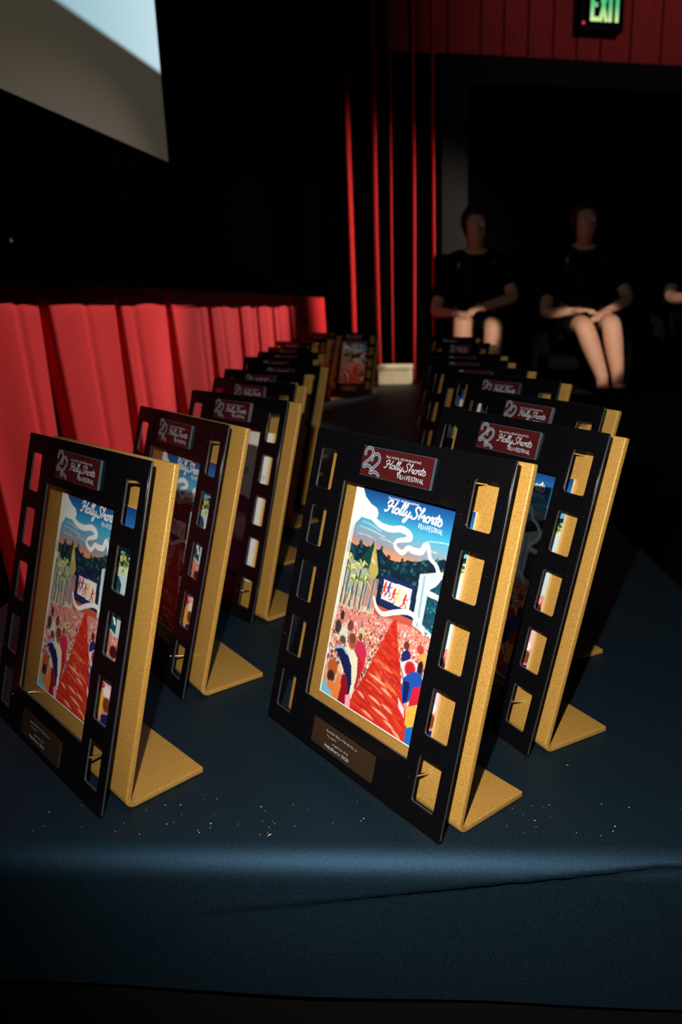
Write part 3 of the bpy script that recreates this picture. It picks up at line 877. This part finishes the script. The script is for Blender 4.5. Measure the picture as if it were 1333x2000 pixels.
    c.line([(0.345, 0.475), (0.39, 0.515), (0.454, 0.526), (0.533, 0.502), (0.63, 0.478), (0.692, 0.478), (0.75, 0.496), (0.80, 0.535)], lambda f: 0.016 + 0.016 * math.sin(f * 3.1), (255, 255, 252))
    c.poly([(-1, -1), (0.013, -1), (0.013, 2), (-1, 2)], (255, 253, 244))
    c.poly([(-1, 0.9925), (2, 0.9925), (2, 2), (-1, 2)], (255, 253, 244))
    return c.a

def paint_pale():
    c = Canvas((236, 232, 226))
    c.ell(0.62, 0.80, 0.50, 0.36, (36, 50, 110), soft=0.03)
    c.ell(0.72, 0.66, 0.20, 0.12, (200, 190, 196), soft=0.5)
    c.ell(0.66, 0.28, 0.05, 0.03, (150, 146, 150))
    c.line([(0.35, 0.33), (0.6, 0.28), (0.86, 0.33)], 0.03, (190, 226, 232), 0.8)
    c.poly([(0.86, -0.02), (1.02, -0.02), (1.02, 1.02), (0.86, 1.02)], (252, 252, 250))
    c.ell(0.95, 0.30, 0.06, 0.03, (170, 220, 228), 0.7, soft=0.8)
    return c.a

def grid_print(name, arr, u0, u1, v0, v1, y):
    a = np.clip(arr / 255.0, 0, 1)
    a = np.where(a <= 0.04045, a / 12.92, ((a + 0.055) / 1.055) ** 2.4)
    us = u0 + (u1 - u0) * (np.arange(PW)) / (PW - 1)
    vz = v1 + (v0 - v1) * (np.arange(PH)) / (PH - 1)
    X, Z = np.meshgrid(us, vz)
    co = np.stack([X, np.full_like(X, y), Z], -1).reshape(-1, 3)
    idx = np.arange(PW * PH).reshape(PH, PW)
    q = np.stack([idx[1:, :-1], idx[1:, 1:], idx[:-1, 1:], idx[:-1, :-1]], -1).reshape(-1, 4)
    me = bpy.data.meshes.new(name)
    me.vertices.add(len(co))
    me.vertices.foreach_set('co', co.ravel().astype(np.float32))
    me.loops.add(q.size)
    me.loops.foreach_set('vertex_index', q.ravel().astype(np.int32))
    me.polygons.add(len(q))
    me.polygons.foreach_set('loop_start', (np.arange(len(q)) * 4).astype(np.int32))
    me.update(calc_edges=True)
    me.validate()
    at = me.color_attributes.new('print', 'FLOAT_COLOR', 'POINT')
    rgba = np.concatenate([a.reshape(-1, 3), np.ones((PW * PH, 1))], 1)
    at.data.foreach_set('color', rgba.ravel().astype(np.float32))
    me.materials.append(M['print'])
    return me

# ------------------------------------------------------------------ the trophy
# parts are modelled upright in the plane of the plate (x = along, y = behind, z = up), then leaned back
LEAN = 0.2727
GW, GH, GD, GT = 0.2443, 0.300, 0.080, 0.0056
PD = 0.02315                         # front face of the film panel before the gold plate
LEANM = Matrix.Rotation(-LEAN, 4, 'X')
CX = -GW / 2
def U(u):                             # millimetres from the right edge -> local x
    return u / 1000 - CX
# origin of a trophy: middle of its lower front edge on the table

def gold_stand():
    v = Vector((math.sin(LEAN), math.cos(LEAN)))
    n = Vector((-math.cos(LEAN), math.sin(LEAN)))
    ro, ri = 0.009, 0.009 - GT
    ang = math.pi / 2 - LEAN
    tl = ro / math.tan(ang / 2)
    c = Vector((tl, ro))
    outer = [Vector((GD, 0))]
    a0, a1 = -math.pi / 2, -math.pi - LEAN
    K = 8
    outer += [c + ro * Vector((math.cos(a0 + (a1 - a0) * k / K), math.sin(a0 + (a1 - a0) * k / K))) for k in range(K + 1)]
    outer += [v * GH]
    inner = [v * GH - n * GT]
    inner += [c + ri * Vector((math.cos(a1 + (a0 - a1) * k / K), math.sin(a1 + (a0 - a1) * k / K))) for k in range(K + 1)]
    inner += [Vector((GD, GT))]
    prof = outer + inner
    bm = bmesh.new()
    L = [bm.verts.new((-GW / 2, p.x, p.y)) for p in prof]
    Rr = [bm.verts.new((GW / 2, p.x, p.y)) for p in prof]
    N = len(prof)
    for i in range(N):
        bm.faces.new((L[i], L[(i + 1) % N], Rr[(i + 1) % N], Rr[i]))
    K2 = len(outer)
    for i in range(K2 - 1):
        for side in (L, Rr):
            bm.faces.new((side[i], side[i + 1], side[N - 2 - i], side[N - 1 - i]))
    bmesh.ops.recalc_face_normals(bm, faces=bm.faces)
    es = [e for e in bm.edges if len(e.link_faces) == 2 and e.calc_face_angle(0) > 0.9]
    bmesh.ops.bevel(bm, geom=es, offset=0.0011, segments=3, affect='EDGES', profile=0.5)
    me = bm_mesh('stand', bm)
    return me

def lean_mesh(me, off=0.0):
    me.transform(LEANM)
    return me

def film_panel(name, perf, ext, bev, ymid):
    cu = bpy.data.curves.new(name, 'CURVE')
    cu.dimensions = '2D'
    cu.fill_mode = 'BOTH'
    cu.extrude = ext
    cu.bevel_depth = bev
    cu.bevel_resolution = 2
    def rr(u0, u1, v0, v1, r, seg=4):
        pts = []
        for (cx, cy, a) in ((u1 - r, v1 - r, 0), (u0 + r, v1 - r, 90), (u0 + r, v0 + r, 180), (u1 - r, v0 + r, 270)):
            for k in range(seg + 1):
                t = R(a + 90 * k / seg)
                pts.append((U(cx + r * math.cos(t)), (cy + r * math.sin(t)) / 1000))
        sp = cu.splines.new('POLY')
        sp.points.add(len(pts) - 1)
        for p, q in zip(sp.points, pts):
            p.co = (q[0], q[1], 0, 1)
        sp.use_cyclic_u = True
    rr(-245.6, 1.3, 1.8, 299.6, 1.5, 2)
    rr(-193.2, -46.8, 46.4, 255.2, 0.6, 1)
    for k in range(5):
        vc = 261.6 - 56.0 * k
        rr(-35.2, -8.9, vc - 19.8, vc + 19.8, 3.2)
        rr(-235.4, -209.1, vc - 19.8, vc + 19.8, 3.2)
    for k in range(22 if perf else 0):
        vc = 292 - 13.4 * k
        for uc in (-3.7, -40.6, -203.7, -240.6):
            if abs(vc - 278) < 3 or abs(vc - 35) < 3:
                continue
            rr(uc - 0.75, uc + 0.75, vc - 1.35, vc + 1.35, 0.3, 1)
    o = bpy.data.objects.new('tmp_panel', cu)
    COL.objects.link(o)
    dg = bpy.context.evaluated_depsgraph_get()
    me = bpy.data.meshes.new_from_object(o.evaluated_get(dg))
    bpy.data.objects.remove(o)
    me.name = name
    me.transform(Matrix.Rotation(R(90), 4, 'X'))            # lies in x-z, facing -y
    me.transform(Matrix.Translation((0, ymid, 0)))
    me.materials.clear()
    return lean_mesh(me)

def block(name, u0, u1, v0, v1, n0, n1, bevel=0.0006):
    bm = bmesh.new()
    add_box(bm, (U(u0), -n1 / 1000, v0 / 1000), (U(u1), -n0 / 1000, v1 / 1000), bevel)
    return lean_mesh(bm_mesh(name, bm))

def pin(u, v):
    bm = bmesh.new()
    add_cyl(bm, (U(u), -0.0235, v / 1000), (U(u), -0.0002, v / 1000), 0.0011, 8)
    return lean_mesh(bm_mesh('standoff_pin', bm))

def strokes_mesh(name, V, Fc, mts):
    me = mesh(name, V, Fc)
    for m_ in mts:
        me.materials.append(m_)
    return lean_mesh(me)

MESH = {}
MESH['stand'] = gold_stand()
MESH['film_panel'] = film_panel('film_panel', True, 0.0003, 0.0004, -PD + 0.0007)
MESH['panel_backing'] = film_panel('panel_backing', False, 0.0004, 0.0004, -PD + 0.00225)
MESH['poster_panel'] = block('poster_panel', -194.9, -43.0, 46.4, 254.7, 0.05, 3.6)
MESH['print_a'] = lean_mesh(grid_print('poster_print', paint_festival(), U(-194.4), U(-43.3), 0.0468, 0.2543, -0.00375))
MESH['print_b'] = lean_mesh(grid_print('poster_print', paint_pale(), U(-194.4), U(-43.3), 0.0468, 0.2543, -0.00375))
MESH['title_plaque'] = block('title_plaque', -168.5, -77.0, 263.8, 290.6, PD * 1000 + 0.05, PD * 1000 + 2.5, 0.0005)
MESH['plaque_face'] = block('plaque_face', -168.0, -77.5, 264.3, 290.1, PD * 1000 + 2.3, PD * 1000 + 2.62, 0.0001)
MESH['name_plaque'] = block('name_plaque', -168.3, -80.2, 9.8, 33.6, PD * 1000 + 0.05, PD * 1000 + 2.2, 0.0006)
# lettering of the title plaque
yl = -PD - 0.00268
Va, Fa, Vb, Fb = [], [], [], []
twenty_two(Va, Fa, Vb, Fb, U(-165.0), 0.2660, 0.0225, yl)
Vt, Ft = [], []
script_word(Vt, Ft, U(-135.0), 0.2745, 0.0055, 0.0036, yl, 0.00085)
caps(Vt, Ft, '22nd ANNUAL OSCAR-QUALIFYING', U(-136.5), 0.2834, 0.0017, yl, 0.2, fit=0.044)
caps(Vt, Ft, 'FILM FESTIVAL', U(-117.5), 0.2678, 0.0036, yl, 0.2, fit=0.032)
MESH['emblem_fill'] = strokes_mesh('emblem_fill', Va, Fa, [M['letter_dim']])
MESH['emblem_line'] = strokes_mesh('emblem_line', Vb, Fb, [M['letter']])
MESH['title_lettering'] = strokes_mesh('lettering', Vt, Ft, [M['letter']])
# lettering of the poster
yp = -0.00385
Vp, Fp = [], []
def ps(s_):
    return U(-194.5 + 151 * s_)
script_word(Vp, Fp, ps(0.315), 0.254 - 0.207 * 0.090, 0.0077, 0.0052, yp, 0.0019)
caps(Vp, Fp, '22nd ANNUAL OSCAR-QUALIFYING', ps(0.31), 0.254 - 0.207 * 0.034, 0.0017, yp, 0.22, fit=0.040)
caps(Vp, Fp, 'FILM FESTIVAL', ps(0.605), 0.254 - 0.207 * 0.122, 0.0040, yp, 0.18, fit=0.029)
MESH['poster_lettering'] = strokes_mesh('lettering', Vp, Fp, [M['letter_white']])
# worn, unreadable lines of the name plaque and its last line
yn = -PD - 0.00228
Vn, Fn = [], []
rr_ = random.Random(9)
for (u0, u1, vv, h) in ((-148, -104, 27.2, 2.3), (-146, -132, 22.8, 2.0), (-137, -116, 18.4, 2.0)):
    u = u0
    while u < u1:
        wd = rr_.uniform(1.0, 1.9)
        pts = [(U(u + wd * rr_.random()), (vv + h * rr_.random()) / 1000) for _ in range(4)]
        ribbon(Vn, Fn, catmull(pts, 3), 0.00045, yn)
        u += wd + 0.5
caps(Vn, Fn, 'HollyShorts 2026', U(-147), 0.0136, 0.0026, yn, 0.2, fit=0.035)
MESH['name_lettering'] = strokes_mesh('lettering', Vn, Fn, [M['letter']])
for k, (u, v) in enumerate(((-40.5, 278.0), (-40.5, 35.0), (-203.8, 278.0), (-203.8, 35.0))):
    MESH['pin%d' % k] = pin(u, v)

MATS = dict(stand='gold', film_panel='black', panel_backing='glint_grey', poster_panel='white_acrylic', title_plaque='clear', plaque_face='red_plaque', name_plaque='bronze')
for k, m_ in MATS.items():
    MESH[k].materials.append(M[m_])
for k in range(4):
    MESH['pin%d' % k].materials.append(M['chrome'])
MESH['stand'].polygons.foreach_set('use_smooth', [True] * len(MESH['stand'].polygons))
try:
    MESH['stand'].set_sharp_from_angle(angle=R(40))
except Exception:
    pass

def trophy(x, y, yaw, label, art='a'):
    # x, y: the lower right corner of the gold plate on the table
    ux = Vector((math.cos(yaw), -math.sin(yaw), 0))
    c = Vector((x, y, 0)) - ux * GW / 2
    t = empty('film_award_trophy', (c.x, c.y, TABLE_Z), -yaw)
    tag(t, label, 'trophy', 'film strip trophies lined up on the table')
    link('stand', MESH['stand'], None, t)
    fp = link('film_panel', MESH['film_panel'], None, t)
    link('panel_backing', MESH['panel_backing'], None, fp)
    p = link('poster_panel', MESH['poster_panel'], None, t)
    link('poster_print', MESH['print_' + art], None, p)
    if art == 'a':
        link('lettering', MESH['poster_lettering'], None, p)
    q = link('title_plaque', MESH['title_plaque'], None, t)
    link('plaque_face', MESH['plaque_face'], None, q)
    link('emblem_fill', MESH['emblem_fill'], None, q)
    link('emblem_line', MESH['emblem_line'], None, q)
    link('lettering', MESH['title_lettering'], None, q)
    n = link('name_plaque', MESH['name_plaque'], None, t)
    link('lettering', MESH['name_lettering'], None, n)
    for k in range(4):
        link('standoff_pin', MESH['pin%d' % k], None, t)
    return t

LEFT = [
    (-0.1939, 0.5435, 0.8279, 'gold and black film strip trophy at the front of the left row', 'a'),
    (-0.1623, 0.7331, 0.9608, 'gold film strip trophy second in the left row, poster half in shade', 'a'),
    (-0.1102, 0.9307, 0.8762, 'gold film strip trophy third in the left row, with a pale white poster', 'b'),
    (-0.1113, 1.1522, 0.8787, 'gold film strip trophy fourth in the left row, right behind the pale poster', 'a'),
    (-0.1029, 1.3668, 0.80, 'gold film strip trophy fifth in the left row', 'a'),
    (-0.0758, 1.5365, 0.8082, 'gold film strip trophy sixth in the left row, its long gold edge in view', 'a'),
    (-0.0949, 1.8000, 0.72, 'dim film strip trophy seventh in the left row', 'a'),
    (-0.0868, 2.0300, 0.75, 'dim film strip trophy eighth in the left row', 'a'),
    (-0.1200, 2.3088, 0.92, 'dim film strip trophy ninth in the left row', 'a'),
    (-0.1300, 2.7800, 0.92, 'dim film strip trophy tenth in the left row', 'a'),
    (-0.0760, 3.0640, 0.90, 'dark film strip trophy eleventh in the left row', 'a'),
    (-0.0350, 3.4500, 0.90, 'dark film strip trophy twelfth in the left row', 'a'),
    (-0.0650, 3.8600, 0.90, 'dark film strip trophy thirteenth and last of the left row behind another', 'a'),
    (0.1770, 3.6800, 0.55, 'dark film strip trophy at the far table end, poster facing the aisle', 'a'),
]
RIGHT = [
    (0.0817, 0.4973, 0.9284, 'gold and black film strip trophy front and centre with brightly lit poster', 'a'),
    (0.1792, 0.6044, 1.1046, 'gold film strip trophy right behind the front centre one', 'a'),
    (0.2317, 0.7753, 1.1779, 'gold film strip trophy third in the right row', 'a'),
    (0.2701, 1.0566, 1.10, 'gold film strip trophy fourth in the right row, only its top in view', 'a'),
    (0.2814, 1.2727, 1.00, 'dim film strip trophy fifth in the right row', 'a'),
    (0.2959, 1.4848, 1.00, 'dim film strip trophy sixth in the right row', 'a'),
    (0.3258, 1.6889, 1.00, 'dim film strip trophy seventh in the right row', 'a'),
    (0.4100, 2.2229, 1.00, 'dark film strip trophy eighth in the right row', 'a'),
    (0.4500, 2.6668, 1.00, 'dark film strip trophy at the far end of the right row', 'a'),
]
for t in LEFT + RIGHT:
    trophy(*t)

# cream box at the far end of the table
cb = empty('paper_box', tb(0.075, 3.66, 0), TROT - 0.15)
tag(cb, 'small cream paper box at the far end of the table', 'box')
box_obj('box_body', (-0.09, -0.06, 0.0), (0.09, 0.06, 0.080), M['cream'], cb, 0.006)
box_obj('box_lid', (-0.094, -0.064, 0.078), (0.094, 0.064, 0.105), M['cream'], cb, 0.008)

# ------------------------------------------------------------------ seats and people on the platform
def skin_mesh(name, verts, edges, radii, levels=1, root=0):
    me = bpy.data.meshes.new(name)
    me.from_pydata(verts, edges, [])
    o = bpy.data.objects.new('tmp_' + name, me)
    COL.objects.link(o)
    o.modifiers.new('skin', 'SKIN')
    if not me.skin_vertices:
        bpy.context.view_layer.update()
    for i, r_ in enumerate(radii):
        sv = me.skin_vertices[0].data[i]
        sv.radius = (r_, r_) if not isinstance(r_, tuple) else r_
        sv.use_root = (i == root)
    sb = o.modifiers.new('sub', 'SUBSURF')
    sb.levels = levels
    sb.render_levels = levels
    dg = bpy.context.evaluated_depsgraph_get()
    out = bpy.data.meshes.new_from_object(o.evaluated_get(dg))
    bpy.data.objects.remove(o)
    out.name = name
    out.polygons.foreach_set('use_smooth', [True] * len(out.polygons))
    return out

class Sk:
    def __init__(s):
        s.v, s.e, s.r, s.n = [], [], [], {}
    def add(s, name, p, r, parent=None):
        s.n[name] = len(s.v)
        s.v.append(tuple(p))
        s.r.append(r)
        if parent:
            s.e.append((s.n[parent], s.n[name]))
        return s

def person(loc, rz, label, legs, arms, head_turn=0.0, sleeves=True):
    """seated figure, local -y is forward, origin under the hips at seat height"""
    root = empty('person', loc, rz)
    tag(root, label, 'person')
    k = Sk()
    k.add('pelvis', (0, 0, 0.09), (0.13, 0.10))
    k.add('waist', (0, 0.03, 0.25), (0.115, 0.085), 'pelvis')
    k.add('chest', (0, 0.04, 0.42), (0.135, 0.095), 'waist')
    k.add('upper', (0, 0.03, 0.52), (0.09, 0.07), 'chest')
    k.add('neck', (0, 0.01, 0.575), 0.050, 'upper')
    k.add('jaw', (0, -0.025, 0.622), (0.052, 0.062), 'neck')
    k.add('face', (0, -0.02, 0.685), (0.074, 0.086), 'jaw')
    k.add('brow', (0, -0.008, 0.745), (0.076, 0.090), 'face')
    k.add('crown', (0, 0.0, 0.80), (0.052, 0.064), 'brow')
    k.add('nose', (0, -0.118, 0.675), 0.011, 'face')
    for s_, sd in ((-1, 'l'), (1, 'r')):
        A = arms[sd]
        k.add('sh' + sd, (s_ * 0.165, 0.03, 0.49), 0.055, 'upper')
        k.add('el' + sd, A[0], 0.040, 'sh' + sd)
        k.add('fa' + sd, Vector(A[0]).lerp(Vector(A[1]), 0.4), 0.038, 'el' + sd)
        k.add('wr' + sd, A[1], 0.026, 'fa' + sd)
        d = (Vector(A[1]) - Vector(A[0])).normalized()
        side = d.cross(Vector((0, 0, 1))).normalized()
        palm = Vector(A[1]) + d * 0.075
        k.add('pa' + sd, palm, (0.036, 0.018), 'wr' + sd)
        for fi, (off, ln) in enumerate(((-0.027, 0.062), (-0.009, 0.074), (0.009, 0.07), (0.026, 0.055))):
            b0 = palm + side * off + d * 0.022
            k.add('f%d%s' % (fi, sd), b0, 0.0095, 'pa' + sd)
            k.add('g%d%s' % (fi, sd), b0 + d * ln * 0.5 - Vector((0, 0, 0.008)), 0.0088, 'f%d%s' % (fi, sd))
            k.add('h%d%s' % (fi, sd), b0 + d * ln * 0.85 - Vector((0, 0, 0.028)), 0.0078, 'g%d%s' % (fi, sd))
        th = Vector(A[1]) + d * 0.03 - side * s_ * 0.03
        k.add('t0' + sd, th, 0.012, 'wr' + sd)
        k.add('t1' + sd, th + d * 0.045 - side * s_ * 0.018, 0.0095, 't0' + sd)
        Lg = legs[sd]
        k.add('hi' + sd, (s_ * 0.09, -0.02, 0.075), 0.088, 'pelvis')
        k.add('mt' + sd, Vector((s_ * 0.09, -0.02, 0.075)).lerp(Vector(Lg[0]), 0.55), 0.074, 'hi' + sd)
        k.add('kn' + sd, Lg[0], 0.060, 'mt' + sd)
        k.add('ca' + sd, Vector(Lg[0]).lerp(Vector(Lg[1]), 0.32) + Vector((0, 0.012, 0)), 0.064, 'kn' + sd)
        k.add('an' + sd, Lg[1], 0.038, 'ca' + sd)
        k.add('he' + sd, Vector(Lg[1]) + Vector((0, 0.005, -0.05)), 0.034, 'an' + sd)
        k.add('ba' + sd, Lg[2], (0.040, 0.024), 'he' + sd)
        k.add('to' + sd, Vector(Lg[2]) + (Vector(Lg[2]) - Vector(Lg[1])).normalized() * 0.055 * Vector((1, 1, 0)).length / 1.414, (0.032, 0.016), 'ba' + sd)
    me = skin_mesh('body', k.v, k.e, k.r, 2)
    link('body', me, M['skin'], root)
    # clothes: a black top with short sleeves and a black skirt or shorts over the thighs
    c = Sk()
    c.add('p', (0, 0.0, 0.11), (0.148, 0.116))
    c.add('w', (0, 0.03, 0.25), (0.132, 0.102), 'p')
    c.add('c', (0, 0.04, 0.42), (0.150, 0.110), 'w')
    c.add('u', (0, 0.03, 0.53), (0.088, 0.075), 'c')
    for s_, sd in ((-1, 'l'), (1, 'r')):
        c.add('s' + sd, (s_ * 0.168, 0.03, 0.495), 0.068, 'u')
        c.add('e' + sd, Vector((s_ * 0.168, 0.03, 0.495)).lerp(Vector(arms[sd][0]), 0.8 if sleeves else 0.4), 0.056, 's' + sd)
    link('black_top', skin_mesh('black_top', c.v, c.e, c.r, 2), M['black_clothes'], root)
    c = Sk()
    c.add('p', (0, 0.0, 0.10), (0.152, 0.118))
    for s_, sd in ((-1, 'l'), (1, 'r')):
        h = Vector((s_ * 0.09, -0.02, 0.075))
        c.add('h' + sd, h, 0.105, 'p')
        c.add('m' + sd, h.lerp(Vector(legs[sd][0]), 0.5), 0.094, 'h' + sd)
        c.add('k' + sd, h.lerp(Vector(legs[sd][0]), 0.90), 0.082, 'm' + sd)
    link('black_shorts', skin_mesh('black_shorts', c.v, c.e, c.r, 2), M['black_clothes'], root)
    # hair, eyes, ears
    bm = bmesh.new()
    bmesh.ops.create_uvsphere(bm, u_segments=16, v_segments=10, radius=1, matrix=Matrix.Translation((0, 0.016, 0.745)) @ Matrix.Diagonal((0.096, 0.104, 0.106, 1)))
    for v in bm.verts:
        if v.co.y < -0.045 and v.co.z < 0.775:
            v.co.y = -0.045
        if v.co.z < 0.69:
            v.co.z -= (0.69 - v.co.z) * 0.8
    link('hair', bm_mesh('hair', bm), M['hair'], root, smooth=True)
    for s_ in (-1, 1):
        bm = bmesh.new()
        bmesh.ops.create_uvsphere(bm, u_segments=10, v_segments=6, radius=0.012, matrix=Matrix.Translation((s_ * 0.031, -0.094, 0.712)))
        link('eye', bm_mesh('eye', bm), M['eye'], root, smooth=True)
    for s_, sd in ((-1, 'l'), (1, 'r')):
        Lg = legs[sd]
        s2 = Sk()
        s2.add('h', Vector(Lg[1]) + Vector((0, 0.012, -0.062)), (0.042, 0.030))
        s2.add('b', Vector(Lg[2]) + Vector((0, 0, -0.004)), (0.047, 0.030), 'h')
        s2.add('t', Vector(Lg[2]) + Vector((0, -0.07, -0.006)), (0.036, 0.022), 'b')
        link('shoe', skin_mesh('shoe', s2.v, s2.e, s2.r, 1), M['black_clothes'], root)
    return root

def theatre_seat(loc, rz, label):
    s_ = empty('theatre_seat', loc, rz)
    tag(s_, label, 'seat', 'black theatre seats on the raised platform')
    box_obj('seat', (-0.25, -0.26, 0.14), (0.25, 0.14, 0.225), M['matte_black'], s_, 0.03)
    box_obj('backrest', (-0.25, 0.20, 0.20), (0.25, 0.29, 0.90), M['matte_black'], s_, 0.03)
    for x in (-1, 1):
        box_obj('armrest', (x * 0.305 - 0.025, -0.10, 0.0), (x * 0.305 + 0.025, 0.26, 0.40), M['matte_black'], s_, 0.02)
    return s_

RZ = -0.155
SEAT = 0.335
PEOPLE = [
    ((1.62, 5.02, RZ), -0.10, 'person in black with bare shins and forearms on the lap, seated in the middle',
     dict(l=((-0.075, -0.44, 0.085), (0.045, -0.47, -0.235), (0.05, -0.58, -0.295)), r=((0.085, -0.44, 0.095), (0.135, -0.47, -0.235), (0.15, -0.58, -0.295))),
     dict(l=((-0.275, -0.22, 0.155), (-0.13, -0.33, 0.165)), r=((0.24, -0.22, 0.22), (0.10, -0.33, 0.17)))),
    ((0.93, 5.06, RZ), -0.06, 'person in black, forearm on a bare knee, behind the far right trophies',
     dict(l=((-0.125, -0.45, 0.14), (-0.13, -0.42, -0.235), (-0.14, -0.53, -0.295)), r=((0.06, -0.45, 0.10), (0.05, -0.42, -0.235), (0.05, -0.53, -0.295))),
     dict(l=((-0.27, -0.12, 0.19), (-0.17, -0.34, 0.18)), r=((0.22, -0.20, 0.26), (0.02, -0.36, 0.215)))),
    ((2.42, 5.06, RZ), -0.05, 'person in black seated at the right edge, one forearm showing',
     dict(l=((-0.09, -0.46, 0.10), (-0.10, -0.42, -0.235), (-0.11, -0.53, -0.295)), r=((0.09, -0.46, 0.10), (0.10, -0.42, -0.235), (0.11, -0.53, -0.295))),
     dict(l=((-0.25, -0.12, 0.22), (-0.20, -0.34, 0.22)), r=((0.25, -0.12, 0.22), (0.12, -0.33, 0.20)))),
]
for (x, y, z), rz, lab, lg, ar in PEOPLE:
    person((x, y, z + SEAT), rz, lab, lg, ar)
seat_labels = ['black theatre seat under the person in the middle', 'black theatre seat under the person behind the far right trophies', 'black theatre seat under the person at the right edge']
for ((x, y, z), rz, *_), lab in zip(PEOPLE, seat_labels):
    theatre_seat((x, y, z), rz, lab)
